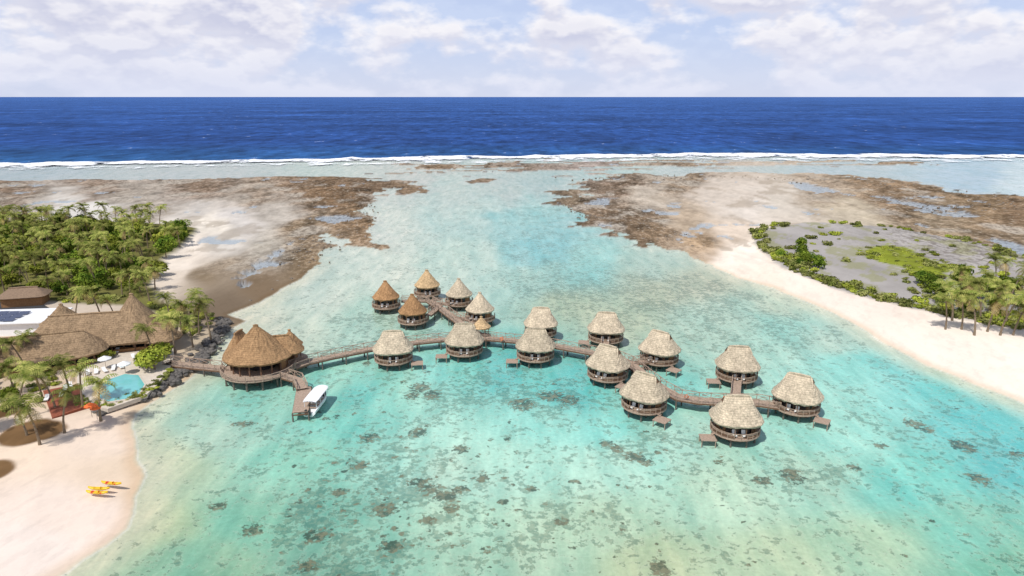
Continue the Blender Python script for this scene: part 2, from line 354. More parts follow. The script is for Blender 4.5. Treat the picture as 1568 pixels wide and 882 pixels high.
def build_ocean():
    t=NT('open_ocean_water')
    geo=t.n('ShaderNodeNewGeometry').outputs['Position']
    y=t.n('ShaderNodeSeparateXYZ',{0:geo}).outputs[1]
    near=t.mr(y,560,780,1,0); far=t.mr(t.math('LOGARITHM',y,10.0),3.0,4.1,0,1)
    nz=t.noise(t.pos((.8,.35,1)),.07,5,.75); n3=t.noise(t.pos((.22,1,1)),.0035,4,.65); n4=t.noise(t.pos((.5,.3,1)),.014,4,.7)
    c=t.mix(far,lin((40,76,138),.82)+(1,),lin((62,100,164),.82)+(1,))
    c=t.mix(t.math('MULTIPLY',near,.5),c,lin((46,104,148),.8)+(1,))
    fa=t.math('MULTIPLY',t.math('MULTIPLY',t.mr(nz,.35,.65,.5,1.5),t.mr(n3,.35,.65,.76,1.24)),t.mr(n4,.35,.65,.7,1.3))
    c=t.mix(1.0,c,t.grey(fa),'MULTIPLY')
    wm=t.mr(nz,.655,.70,0,.6)
    c=t.mix(wm,c,(.75,.8,.85,1))
    df=t.n('ShaderNodeBsdfDiffuse',{'Color':c}).outputs[0]
    gl=t.n('ShaderNodeBsdfGlossy',{'Color':(.7,.8,1,1),'Roughness':.3}).outputs[0]
    mx=t.n('ShaderNodeMixShader',{0:.05}); t.t.links.new(df,mx.inputs[1]); t.t.links.new(gl,mx.inputs[2])
    t.t.links.new(mx.outputs[0],t.out.inputs[0])
    xs=[-90000,-20000,-5000]+[G(a,b)[0] for a,b in SURF]+[5000,20000,90000]
    ys=[G(*SURF[0])[1]]*3+[G(a,b)[1] for a,b in SURF]+[G(*SURF[-1])[1]]*3
    mb=MB(); n=len(xs); vs=[(x,yy,.004) for x,yy in zip(xs,ys)]
    for Y in(800,1500,4000,12000,90000): vs+=[(x,Y,.004) for x in xs]
    fs=[(r*n+i,r*n+i+1,(r+1)*n+i+1,(r+1)*n+i) for r in range(5) for i in range(n-1)]
    mb.add(vs,fs); mb.obj('ocean',[t.m])
    t=NT('breaking_wave_foam')
    uvn=t.n('ShaderNodeAttribute',attribute_name='edge').outputs['Fac']
    nz=t.noise(t.pos((.5,.5,1)),.10,5,.78)
    a=t.mr(t.math('ADD',uvn,t.math('MULTIPLY',t.math('SUBTRACT',nz,.5),4.0)),.15,.6,0,1)
    df=t.n('ShaderNodeBsdfDiffuse',{'Color':(.86,.88,.90,1)}).outputs[0]; tr=t.n('ShaderNodeBsdfTransparent').outputs[0]
    mx=t.n('ShaderNodeMixShader',{0:a}); t.t.links.new(tr,mx.inputs[1]); t.t.links.new(df,mx.inputs[2]); t.t.links.new(mx.outputs[0],t.out.inputs[0])
    N=900;Mv=14
    sx=np.array([G(a_,b_)[0] for a_,b_ in SURF]); sy=np.array([G(a_,b_)[1] for a_,b_ in SURF])
    X=np.linspace(sx[0],sx[-1],N); Y0=np.interp(X,sx,sy)
    wdt=10+38*fbm(X/60,X*0,5,4)**1.3; hh=2.4*fbm(X/22,X*0,8,5)**1.5
    vs=[];ed=[]
    for layer,(dy,ws,hs,es) in enumerate([(0,1.0,1.0,.95),(-34,.8,.08,.42)]):
        for j in range(Mv):
            tt=j/(Mv-1)
            off=dy+(tt-.42)*wdt*1.5*ws+(fbm(X/40,X*0+3+layer*9,12,3)-.5)*22
            e=math.sin(math.pi*tt)**.8
            zz=.03+.02*layer+hs*hh*math.exp(-((tt-.55)/.2)**2)+ .5*fbm(X/4,X*0+j,20,3)*e*hs
            for i in range(N): vs.append((X[i],Y0[i]+off[i],zz[i])); ed.append(e*es-.15)
    fs=[(l*N*Mv+j*N+i,l*N*Mv+j*N+i+1,l*N*Mv+(j+1)*N+i+1,l*N*Mv+(j+1)*N+i) for l in(0,1) for j in range(Mv-1) for i in range(N-1)]
    mb=MB(); mb.add(vs,fs); o=mb.obj('surf',[t.m],smooth=True)
    at=o.data.attributes.new('edge','FLOAT','POINT'); at.data.foreach_set('value',ed)
build_lagoon(); build_ocean()

# ================================================================ MATERIALS
def thatch(name,c):
    t=NT(name); v=t.pos((1,1,.35),True)
    f=t.noise(v,3.4,4,.78); g=t.noise(t.pos((1,1,1),True),.7,3,.6)
    wv=t.n('ShaderNodeTexWave',{'Vector':t.pos((0,0,1),True),'Scale':1.1,'Distortion':1.5,'Detail':1,'Detail Scale':2},bands_direction='Z').outputs['Fac']
    m=t.math('MULTIPLY',t.mr(f,.3,.7,.48,1.3),t.mr(g,.3,.7,.78,1.18)); m=t.math('MULTIPLY',m,t.mr(wv,0,1,.86,1.05))
    oi=t.n('ShaderNodeObjectInfo').outputs['Random']; m=t.math('MULTIPLY',m,t.mr(oi,0,1,.85,1.1))
    c2=t.mix(1.0,scol(c),t.grey(m),'MULTIPLY')
    t.princ(c2,.95,t.bump(f,.9,.2),.1); return t.m
TH_G=thatch('weathered_thatch',lin((216,200,174),.88)); TH_Y=thatch('new_thatch',lin((226,194,150),.86)); TH_B=thatch('brown_thatch',lin((192,150,108),.8)); TH_L=thatch('lodge_thatch',lin((186,158,126),.82))
TH_R=thatch('restaurant_thatch',lin((182,146,108),.82))
WOOD=simple('weathered_timber',lin((176,154,136),.85),.8,.3,4); WOODD=simple('dark_timber',lin((122,94,74),.8),.8,.3,4)
WALL=simple('woven_wall',lin((160,120,82),.8),.85,.3,5); DARK=simple('glass_and_dark_fill',(.025,.027,.03),.15,.2,2,.6)  # DARK: window panes, plus near-black fill for openings and inner blocks
STILT=simple('concrete_pile',lin((130,120,110),.7),.9,.3,3)
WHITE=simple('white_paint',(.82,.82,.82),.4,.04,2)
ORANGE=simple('orange_fabric',(.75,.16,.04),.7,.1,3); YEL=simple('yellow_plastic',(.8,.5,.02),.35,.05,2); RED=simple('red_plastic',(.75,.07,.03),.35,.05,2)
STONE=simple('basalt_boulder',(.12,.11,.10),.9,.5,2); PAVE=simple('terrace_paving',lin((225,212,195),.8),.85,.12,1.5)
POOL=simple('pool_water',lin((120,205,205),.8),.1,.08,.8,.5); SOLAR=simple('solar_panel',(.02,.035,.09),.15,.1,2,.6)
ASPH=simple('asphalt',(.05,.05,.055),.9,.2,1); REDDECK=simple('red_timber_deck',lin((165,95,70),.7),.8,.25,3)
BARK=simple('palm_bark',lin((150,132,110),.7),.9,.3,4); CUSH=simple('cushion',(.8,.8,.78),.8,.05,3)
def leafmat(name,c1,c2,scale=.9):
    t=NT(name); f=t.noise(t.pos((1,1,1)),scale,2,.6); oi=t.n('ShaderNodeObjectInfo').outputs['Random']
    c=t.mix(t.mr(f,.35,.65,0,1),scol(c1),scol(c2)); m=t.mr(oi,0,1,.55,1.35)
    c=t.mix(1.0,c,t.n('ShaderNodeCombineColor',{0:m,1:m,2:t.math('MULTIPLY',m,.9)}).outputs[0],'MULTIPLY')
    df=t.n('ShaderNodeBsdfDiffuse',{'Color':c}).outputs[0]
    t.t.links.new(df,t.out.inputs[0]); return t.m
PALM=leafmat('palm_frond',(.13,.18,.035),(.38,.37,.12)); PALMD=leafmat('dry_frond',(.36,.27,.11),(.46,.35,.18))
BUSH=leafmat('broadleaf',(.06,.12,.018),(.22,.28,.04),.5); BUSHY=leafmat('yellow_green_leaf',(.20,.25,.035),(.36,.38,.07),.5)
SCRUB=leafmat('shrub_leaf',(.12,.15,.035),(.32,.32,.12),.4)

# ================================================================ ROOFS / BUNGALOWS
def roof_into(mb,cx,cy,yaw,a,b,r,ze,zr,sq=2.6,conc=1.25,n=40,rings=9,th=.35,mi=0,jag=.10,seed=0):
    rd=random.Random(seed)
    ca,sa=math.cos(yaw),math.sin(yaw); vs=[];fs=[]
    def P(x,y,z): return (cx+x*ca-y*sa,cy+x*sa+y*ca,z)
    prof=[(-1,0)]+[(0,0)]+[(k/rings,(k/rings)**conc) for k in range(1,rings+1)]
    for pi,(t,f) in enumerate(prof):
        for k in range(n):
            th_=2*math.pi*k/n; c,s=math.cos(th_),math.sin(th_)
            m=(abs(c)**sq+abs(s)**sq)**(-1/sq)
            ex,ey=a*m*c,b*m*s
            rx=r*max(-1,min(1,c*1.4)); ry=.08*s
            if t<0: x,y,z=ex*.96,ey*.96,ze-th
            else:
                x=ex+(rx-ex)*t; y=ey+(ry-ey)*t; z=ze+(zr-ze)*f
            j=jag*(1 if t<.95 else .3)
            z+=rd.uniform(-j,j); x+=rd.uniform(-j,j)*.5; y+=rd.uniform(-j,j)*.5
            vs.append(P(x,y,z))
    R_=len(prof)
    for i in range(R_-1):
        for k in range(n):
            k2=(k+1)%n; fs.append((i*n+k,i*n+k2,(i+1)*n+k2,(i+1)*n+k))
    fs.append(tuple((R_-1)*n+k for k in range(n)))
    mb.add(vs,fs,mi)
    mb.add([P(a*.9*math.cos(2*math.pi*k/n),b*.9*math.sin(2*math.pi*k/n),ze-th+.04) for k in range(n)],[tuple(range(n))[::-1]],mi)
    p0=P(-r-.15,0,zr+.05);p1=P(r+.15,0,zr+.05)
    mb.tube([p0,P(0,0,zr+.12),p1],[.2,.24,.2],6,mi)
def hut_meshes(kind,seed,mat):
    mb=MB()
    if kind=='cone': roof_into(mb,0,0,0,3.85,3.85,.35,4.3,8.3,2.05,1.12,seed=seed)
    else: roof_into(mb,0,0,0,4.3,4.0,1.7,4.2,7.8,2.6,1.06,seed=seed)
    if kind!='cone':
        for sx in(-1,1):
            mb.add([(sx*1.6,0,7.9),(sx*2.1,0,7.8),(sx*2.6,-.7,6.65),(sx*2.6,.7,6.65),(sx*1.6,-.85,6.85),(sx*1.6,.85,6.85)],[(0,1,2,4),(0,5,3,1)],0)
            mb.add([(sx*2.06,0,7.7),(sx*2.47,-.58,6.7),(sx*2.47,.58,6.7)],[(0,1,2)],1)
    roof=mb.mesh('roof',[mat,WOODD])
    mb=MB()
    n=12; r=3.05; pts=ngon(r,n,R(15))
    for k in range(n):
        p,q=pts[k],pts[(k+1)%n]; mx=(p[0]+q[0])/2; my=(p[1]+q[1])/2
        front= my<-2.2
        ang=math.atan2(q[1]-p[1],q[0]-p[0]); L=math.hypot(q[0]-p[0],q[1]-p[1])
        if front: continue
        mb.box((mx,my,3.05),(L,.12,2.1),ang,0)
        ux,uy=mx/math.hypot(mx,my),my/math.hypot(mx,my)
        if k%2==0: mb.box((mx+ux*.065,my+uy*.065,3.2),(L*.6,.03,1.1),ang,1)
        mb.box((p[0],p[1],3.05),(.18,.18,2.1),ang,2)
    mb.box((0,-1.7,3.05),(4.6,.1,2.05),0,1)  # dark panel standing in for the shade of the balcony recess
    for x in(-2.3,-1.15,0,1.15,2.3): mb.box((x,-1.77,3.05),(.09,.06,2.05),0,2)
    for x in(-2.6,-.9,.9,2.6): mb.box((x,-math.sqrt(3.6**2-x*x),3.05),(.14,.14,2.1),0,2)
    walls=mb.mesh('walls',[WALL,DARK,WOODD])
    mb=MB()
    pts=ngon(4.05,24,0); mb.prism(pts,1.78,2.02,0); mb.prism(ngon(3.7,16,0),1.5,1.77,1)
    for k in range(24):
        p,q=pts[k],pts[(k+1)%24]
        if p[1]>2.9: continue
        sc=.985
        mb.beam((p[0]*sc,p[1]*sc,2.02),(p[0]*sc,p[1]*sc,2.9),.08,mi=0)
        mb.beam((p[0]*sc,p[1]*sc,2.9),(q[0]*sc,q[1]*sc,2.9),.12,.08,mi=0)
        if k not in(17,18):
            for hz in(2.22,2.46,2.68): mb.beam((p[0]*sc,p[1]*sc,hz),(q[0]*sc,q[1]*sc,hz),.03,.13,mi=1 if hz<2.6 else 0)
    deck=mb.mesh('deck',[WOOD,WOODD])
    mb=MB()
    for p in ngon(3.3,8,R(22)): mb.tube([(p[0],p[1],-.4),(p[0],p[1],1.5)],[.17,.17],8,0)
    for p in ngon(1.5,4,R(45)): mb.tube([(p[0],p[1],-.4),(p[0],p[1],1.5)],[.17,.17],8,0)
    ps=ngon(3.3,8,R(22))
    for k in range(8): mb.beam((*ps[k],1.35),(*ps[(k+1)%8],1.35),.1,.16,0)
    st=mb.mesh('stilts',[STILT])
    mb=MB()
    for x in(-.75,.75):
        mb.box((x,-2.85,2.36),(.62,1.1,.12),0,0); mb.box((x,-2.3,2.66),(.62,.12,.6),0,0,-.35)
        for dx in(-.25,.25):
            for dy in(-.45,.4): mb.box((x+dx,-2.85+dy,2.16),(.05,.05,.28),0,0)
    ch=mb.mesh('sun_loungers',[CUSH])
    return dict(roof=roof,walls=walls,deck=deck,stilts=st,sun_loungers=ch)
HM={'G1':hut_meshes('hip',1,TH_G),'G2':hut_meshes('hip',5,TH_G),'Y':hut_meshes('cone',2,TH_Y),'B':hut_meshes('cone',3,TH_B),'GC':hut_meshes('cone',4,TH_G)}
huts=[(591,455,'B',0),(654,437,'Y',10),(632,477,'B',-5),(703,451,'GC',-30),(735,474,'GC',-40),
 (602,533,'G1',8),(711,521,'G2',2),(828,495,'G1',-3),(820,529,'G2',-3),(928,503,'G1',-8),(931,557,'G2',-38),(1010,534,'G1',-42),
 (1129,558,'G2',-5),(987,602,'G1',-40),(1221,604,'G2',-35),(1127,638,'G1',-4)]
for (a,b,k,yaw) in huts:
    x,y=G(a,b-1,3.0)
    e=bpy.data.objects.new('overwater_bungalow',None); scene.collection.objects.link(e); e.location=(x,y,-1.0); e.rotation_euler=(0,0,R(yaw))
    hs=.92 if b>500 else .86
    e.scale=(hs,hs,.94)
    for nm,me in HM[k].items(): mkobj(nm,me,e)
    if b>500 and k[0]=='G':
        mb=MB(); sx=1 if yaw<-30 else -1
        if yaw>5: sx=1
        mb.box((sx*4.9,-2.4,1.45),(2.5,2.3,.12))
        for dx in(-1.1,1.1):
            for dy in(-1,1): mb.tube([(sx*4.9+dx,-2.4+dy,-.4),(sx*4.9+dx,-2.4+dy,1.39)],[.09,.09],6)
        for i in range(2): mb.box((sx*(4.0-.25*i),-1.5+.22*i,1.62+.17*i),(.3,.9,.06))
        mb.obj('swim_platform',[WOOD],e)

# ================================================================ BOARDWALK
def resample(pts,step):
    out=[Vector(pts[0])]
    for a,b in zip(pts,pts[1:]):
        a=Vector(a);b=Vector(b);n=max(1,round((b-a).length/step))
        for i in range(1,n+1): out.append(a+(b-a)*i/n)
    return out
def boardwalk(mb,pts,w=1.9,z=2.1,rail=True,step=2.2,pile=True):
    ps=resample([(p[0],p[1],z) for p in pts],step); L=[];Rr=[]
    for i,p in enumerate(ps):
        d=(ps[min(i+1,len(ps)-1)]-ps[max(i-1,0)]).normalized(); n=Vector((-d.y,d.x,0)); L.append(p+n*w/2);Rr.append(p-n*w/2)
    for i in range(len(ps)-1):
        t=Vector((0,0,-.12))
        mb.add([L[i],L[i+1],Rr[i+1],Rr[i],L[i]+t,L[i+1]+t,Rr[i+1]+t,Rr[i]+t],[(3,2,1,0),(4,5,6,7),(0,1,5,4),(2,3,7,6)],0)
        for S in(L,Rr):
            mb.beam(S[i]+Vector((0,0,-.25)),S[i+1]+Vector((0,0,-.25)),.14,.24,1)
            if rail:
                mb.beam(S[i]+Vector((0,0,1)),S[i+1]+Vector((0,0,1)),.11,.09,0)
                mb.beam(S[i]+Vector((0,0,.08)),S[i+1]+Vector((0,0,.92)),.06,.06,0); mb.beam(S[i]+Vector((0,0,.92)),S[i+1]+Vector((0,0,.08)),.06,.06,0)
    for i,(l,r) in enumerate(zip(L,Rr)):
        for q in(l,r):
            if rail: mb.beam(q,q+Vector((0,0,1.03)),.11,mi=0)
            if pile and i%2==0: mb.tube([(q.x,q.y,-1.2),(q.x,q.y,z-.2)],[.14,.14],6,2)
        if pile and i%2==0: mb.beam(l+Vector((0,0,-.45)),r+Vector((0,0,-.45)),.16,.2,1)
mb=MB(); Z=1.15
main=GP([(448,562),(470,554),(510,545),(560,535),(600,528),(640,523),(690,518),(745,517),(800,522),(850,529),(900,538),(940,545),(962,554),(985,572),(1012,593),(1040,608),(1070,613),(1110,615),(1160,616),(1195,621)],Z)
boardwalk(mb,main,2.1,Z)
boardwalk(mb,GP([(256,555),(300,560),(352,565)],1.3),2.1,1.3)
boardwalk(mb,GP([(737,513),(712,499),(693,485),(672,469),(657,460)],Z),1.9,Z)
for a in [[(657,460),(615,460)],[(662,463),(690,465)],[(672,469),(655,483)],[(693,485),(722,489)],[(602,528),(600,536)],[(711,517),(711,522)],
          [(826,526),(828,511)],[(822,526),(820,533)],[(925,542),(927,521)],[(935,545),(932,558)],[(965,556),(995,552)],[(1005,589),(995,602)],[(1125,615),(1128,583)],[(1125,617),(1127,638)]]:
    boardwalk(mb,GP(a,Z-.01),1.5,Z-.01)
mb.obj('boardwalk',[WOOD,WOODD,STILT])
mb=MB(); x,y=G(737,499,3.3); roof_into(mb,x,y,0,2.0,2.0,.1,3.2,5.2,2,1.1,n=20,rings=5,th=.25)
for p in ngon(1.5,6): mb.box((x+p[0],y+p[1],2.1),(.14,.14,2.0),0,1)
mb.prism(ngon(2.1,12,0,x,y),.85,1.12,1)
for p in ngon(1.6,4): mb.tube([(x+p[0],y+p[1],-1.2),(x+p[0],y+p[1],.84)],[.15,.15],6,2)
mb.obj('boardwalk_shelter',[TH_Y,WOOD,STILT])
for a,b in [(826,516),(768,518),(1051,606),(1110,608),(933,542)]:
    x,y=G(a,b,1.9); mb=MB(); vs=[]
    for i in range(14):
        A=2*math.pi*i/14
        for j in range(6):
            B=2*math.pi*j/6; rr=.30+.09*math.cos(B); vs.append((x+rr*math.cos(A),y-.1+.09*math.sin(B),1.8+rr*math.sin(A)))
    fs=[(i*6+j,i*6+(j+1)%6,((i+1)%14)*6+(j+1)%6,((i+1)%14)*6+j) for i in range(14) for j in range(6)]
    mb.add(vs,fs); mb.obj('lifebuoy',[ORANGE])

# ================================================================ RESTAURANT
e=bpy.data.objects.new('overwater_restaurant',None); scene.collection.objects.link(e)
x,y=G(396,541,4.0)
mb=MB(); roof_into(mb,x,y,R(8),6.3,5.8,.3,3.9,9.4,2.2,1.15,n=56,rings=10,th=.4,seed=3)
x2,y2=G(445,527,4.0); roof_into(mb,x2,y2,0,2.3,2.3,.1,4.1,6.8,2,1.1,n=24,rings=6,th=.3,seed=4)
x3,y3=G(424,536,4.0); roof_into(mb,x3,y3,R(20),5.0,3.2,2.2,3.85,6.7,2.4,1.05,n=36,rings=6,th=.3,seed=6)
x4,y4=G(368,536,4.0); roof_into(mb,x4,y4,R(80),3.8,2.6,1.2,3.8,7.6,2.4,1.05,n=36,rings=6,th=.3,seed=7)
mb.obj('roof',[TH_R],e)
mb=MB()
pts=ngon(5.0,16,0,x,y)
for i,p in enumerate(pts):
    q=pts[(i+1)%16]; mb.box((p[0],p[1],2.45),(.22,.22,2.4),0,0)
    if (p[1]+q[1])/2>y-1:
        mb.beam(((p[0]),(p[1]),2.35),((q[0]),(q[1]),2.35),.1,1.9,1)
mb.prism(ngon(3.0,12,0,x,y+1),1.32,3.5,2)  # near-black block inside the ring of posts
for p in ngon(1.8,6,0,x2,y2): mb.box((p[0],p[1],2.5),(.16,.16,2.4),0,0)
mb.prism(ngon(1.2,6,0,x2,y2),1.32,3.8,1)
mb.obj('walls',[WOODD,WALL,DARK],e)
mb=MB(); dk=ngon(6.7,28,0,x,y-.5); mb.prism(dk,1.1,1.31,0); mb.prism(ngon(3.2,16,0,x2,y2-.6),1.09,1.30,0); mb.prism(ngon(6.1,20,0,x,y-.5),.8,1.09,1)
for i,p in enumerate(dk):
    q=dk[(i+1)%28]; mb.beam((*p,1.31),(*p,2.25),.1,mi=0); mb.beam((*p,2.25),(*q,2.25),.13,.09,mi=0)
    for hz in(1.6,1.92): mb.beam((*p,hz),(*q,hz),.04,.1,mi=0)
for rr,nn in((6.0,14),(3.4,8)):
    for p in ngon(rr,nn,.2,x,y-.5): mb.tube([(p[0],p[1],-1.2),(p[0],p[1],.8)],[.2,.2],7,2)
for p in ngon(2.7,6,.2,x2,y2-.6): mb.tube([(p[0],p[1],-1.2),(p[0],p[1],1.08)],[.18,.18],7,2)
mb.obj('deck',[WOOD,WOODD,STILT],e)
mb=MB(); boardwalk(mb,GP([(436,575),(456,581),(463,595)],1.1),1.8,1.1,True,1.8)
a0=G(466,592,.8);a1=G(460,631,.8); boardwalk(mb,[a0,a1],2.5,.8,False,1.6)
mb.obj('pier',[WOOD,WOODD,STILT])
bx,by=G(485,612,.8)
mb=MB(); L=8.2
secs=[]
for i in range(13):
    t=i/12; yy=(t-.5)*L; w=1.2*(1-max(0,(t-.55)/.45)**2.2)+.02; zk=-.35+.5*max(0,(t-.7)/.3)**2; zs=.65+.25*t
    secs.append([(-w,yy,zs),(-w*.95,yy,.2+.1*t),(-w*.5,yy,zk),(w*.5,yy,zk),(w*.95,yy,.2+.1*t),(w,yy,zs),(w*.86,yy,zs),(w*.8,yy,.35),(-w*.8,yy,.35),(-w*.86,yy,zs)])
vs=[p for s_ in secs for p in s_]; fs=[(i*10+k,i*10+(k+1)%10,(i+1)*10+(k+1)%10,(i+1)*10+k) for i in range(12) for k in range(10)]
fs+=[tuple(range(10)),tuple(120+k for k in range(10))[::-1]]
mb.add(vs,fs,0)
for xx in(-1.0,1.0):
    for yy in(-2.9,-1,1.2,2.8): mb.tube([(xx,yy,.6),(xx,yy,2.0)],[.04,.04],6,0)
cv=[]
for i in range(8):
    t=i/7; yy=-3.3+6.6*t
    for k in range(7):
        u=k/6*2-1; cv.append((u*1.2*(1-.25*(t>.95)-.1*(t<.05)),yy,2.12-.16*u*u-.05*(2*t-1)**2))
cf=[(i*7+k,i*7+k+1,(i+1)*7+k+1,(i+1)*7+k) for i in range(7) for k in range(6)]
mb.add(cv,cf,0); mb.add([(a_,b_,c_-.08) for a_,b_,c_ in cv],[f[::-1] for f in cf],0)
for yy in(-2.5,-1.4,-.3,.8): mb.box((0,yy,.6),(1.7,.4,.12),0,1)
mb.box((.4,2.3,.9),(.7,.5,.8),0,2)
mb.box((-.3,-4.25,.5),(.35,.4,.9),0,2); mb.box((.3,-4.25,.5),(.35,.4,.9),0,2)
o=mb.obj('tour_boat',[WHITE,WOOD,DARK]); o.location=(bx,by,0); o.rotation_euler=(0,0,R(-4))

# ================================================================ RESORT
e=bpy.data.objects.new('resort_lodge',None); scene.collection.objects.link(e)
mb=MB()
def R_(a,b,yaw,ea,eb,r,ze,zr,**k):
    xx,yy=G(a,b,ze); roof_into(mb,xx,yy,R(yaw),ea,eb,r,ze,zr,n=56,rings=9,th=.4,**k); return xx,yy
c1=R_(210,508,0,7.8,6.8,.2,3.4,11.4,sq=2.2,conc=1.4,seed=1)
c2=R_(150,515,14,13,6.4,8,3.4,8.2,sq=3,conc=1.0,seed=2)
c3=R_(48,542,20,13,5.6,9,3.4,6.9,sq=3,conc=1.0,seed=3)
c4=R_(98,492,0,4.2,4.2,.2,5.0,8.6,sq=2.2,conc=1.2,seed=4)
c6=R_(243,515,-10,4.5,3.6,2,3.1,5.8,sq=2.6,conc=1.0,seed=6)
mb.obj('roof',[TH_L],e)
mb=MB()
for (c,a_,b_,yaw) in((c1,6,5.2,0),(c2,11.5,5.0,14),(c3,11.5,4.5,20)):
    pl=[]
    for k in range(20):
        t=2*math.pi*k/20; m_=(abs(math.cos(t))**4+abs(math.sin(t))**4)**(-.25); px_,py_=a_*m_*math.cos(t),b_*m_*math.sin(t)
        pl.append((c[0]+px_*math.cos(R(yaw))-py_*math.sin(R(yaw)),c[1]+px_*math.sin(R(yaw))+py_*math.cos(R(yaw))))
    for i,p in enumerate(pl):
        q=pl[(i+1)%20]; mb.box((p[0],p[1],2.2),(.25,.25,2.4),0,1)
        mb.beam(((p[0]),(p[1]),1.5),((q[0]),(q[1]),1.5),.12,.9,0)
    mb.prism([(c[0]+(p[0]-c[0])*.7,c[1]+(p[1]-c[1])*.7) for p in pl],1.0,3.1,2)  # near-black inner block, smaller than the outline of posts
mb.obj('walls',[WALL,WOODD,DARK],e)
e=bpy.data.objects.new('service_building',None); scene.collection.objects.link(e)
mb=MB(); sx,sy=G(22,484,4.2)
mb.box((sx,sy,2.5),(18,9,3.0),R(6),0); mb.obj('walls',[WHITE],e)
mb=MB(); mb.box((sx,sy,4.12),(19,10.5,.22),R(6),0); mb.obj('roof',[WHITE],e)
mb=MB()
for i in range(5):
    for j in range(3): mb.box((sx-8+i*2.3,sy-3.2+j*2.3,4.50),(2.1,1.8,.05),R(6),0,.12); mb.box((sx-8+i*2.3,sy-3.2+j*2.3,4.35),(1.5,.1,.22),R(6),1)
mb.obj('solar_panels',[SOLAR,WHITE],e)
mb=MB(); sx,sy=G(38,452,3.4); roof_into(mb,sx,sy,R(15),5.5,3.6,3,3.6,5.3,sq=5,conc=1,n=40,rings=4,th=.2,jag=.03); mb.box((sx,sy,2.2),(8.6,5,2.6),R(15),1)
mb.obj('staff_house',[simple('roof_boards',lin((150,126,104),.75),.8,.2,3),WALL])
mb=MB(); mb.prism(GP([(118,552),(160,534),(235,530),(268,532),(262,560),(240,590),(222,606),(165,626),(128,618),(118,590)],1.3)[::-1],.6,1.3,0); mb.obj('terrace',[PAVE])
mb=MB(); pp=GP([(146,594),(165,580),(192,571),(214,573),(224,588),(215,603),(192,612),(165,616),(147,608)],1.45)[::-1]
mb.prism(pp,.9,1.42,1)
cxx=sum(p[0] for p in pp)/9;cyy=sum(p[1] for p in pp)/9
mb.prism([(cxx+(p[0]-cxx)*.93,cyy+(p[1]-cyy)*.93) for p in pp],1.0,1.45,0); mb.obj('swimming_pool',[POOL,PAVE])
mb=MB(); mb.prism(GP([(66,598),(120,588),(132,622),(80,640)],1.35)[::-1],.9,1.35,0); mb.obj('timber_deck',[REDDECK])
mb=MB(); mb.prism(GP([(-60,462),(60,462),(80,474),(-60,478)],1.25)[::-1],.9,1.25,0); mb.obj('road',[ASPH])
def lounger(x,y,rz):
    mb=MB(); mb.box((0,-.2,.32),(.65,1.3,.12)); mb.box((0,.62,.52),(.65,.6,.1),0,0,.7)
    for dx in(-.27,.27):
        for dy in(-.75,.35): mb.box((dx,dy,.13),(.05,.05,.26),0,1)
    o=mb.obj('sun_lounger',[CUSH,WOOD]); o.location=(x,y,1.3); o.rotation_euler=(0,0,rz)
for a,b in [(135,573),(148,571),(161,569),(174,566),(186,563),(108,592),(100,597),(165,541),(180,539),(205,548),(72,612),(95,606)]:
    x,y=G(a,b,1.35); lounger(x,y,R(random.uniform(20,60)))
def parasol(a,b,mat,r=1.6):
    x,y=G(a,b,3.4); mb=MB()
    n=8; vs=[(0,0,2.6)]+[(q[0],q[1],2.05) for q in ngon(r,n)]+[(q[0],q[1],1.9) for q in ngon(r,n)]
    mb.add(vs,[(0,1+k,1+(k+1)%n) for k in range(n)]+[(1+k,1+n+k,1+n+(k+1)%n,1+(k+1)%n) for k in range(n)],0); mb.tube([(0,0,0),(0,0,2.6)],[.04,.04],6,1)
    o=mb.obj('parasol',[mat,WOOD]); o.location=(x,y,1.25)
parasol(138,620,ORANGE,.9); parasol(146,623,ORANGE,.8); parasol(160,548,WHITE,1.2); parasol(190,556,WHITE,1.2)
def kayak(a,b,rz,m1,s=.88):
    x,y=G(a,b,1.2); mb=MB(); secs=[]
    for i in range(13):
        t=i/12*2-1; w=.34*(1-t*t)**.6+.01; l=3.3*t/2; rise=.18*abs(t)**3
        secs+=[(l,-w,.22+rise),(l,-w*.7,.02+rise),(l,w*.7,.02+rise),(l,w,.22+rise),(l,w*.55,.32+rise-.14*(abs(t)<.5)),(l,-w*.55,.32+rise-.14*(abs(t)<.5))]
    mb.add(secs,[(i*6+k,i*6+(k+1)%6,(i+1)*6+(k+1)%6,(i+1)*6+k) for i in range(12) for k in range(6)],0)
    mb.mi=[1 if (f//6 in(3,8)) else 0 for f in range(72)]
    mb.add([(.2,-.18,.2),(.2,.18,.2),(.3,.18,.45),(.3,-.18,.45)],[(0,1,2,3),(3,2,1,0)],1)
    o=mb.obj('kayak',[YEL,m1]); o.location=(x,y,1.17); o.rotation_euler=(0,0,rz); o.scale=(s,s,s)
kayak(149,755,R(-4),RED); kayak(152,749,R(-3),YEL); kayak(171,741,R(-8),RED)
import bmesh
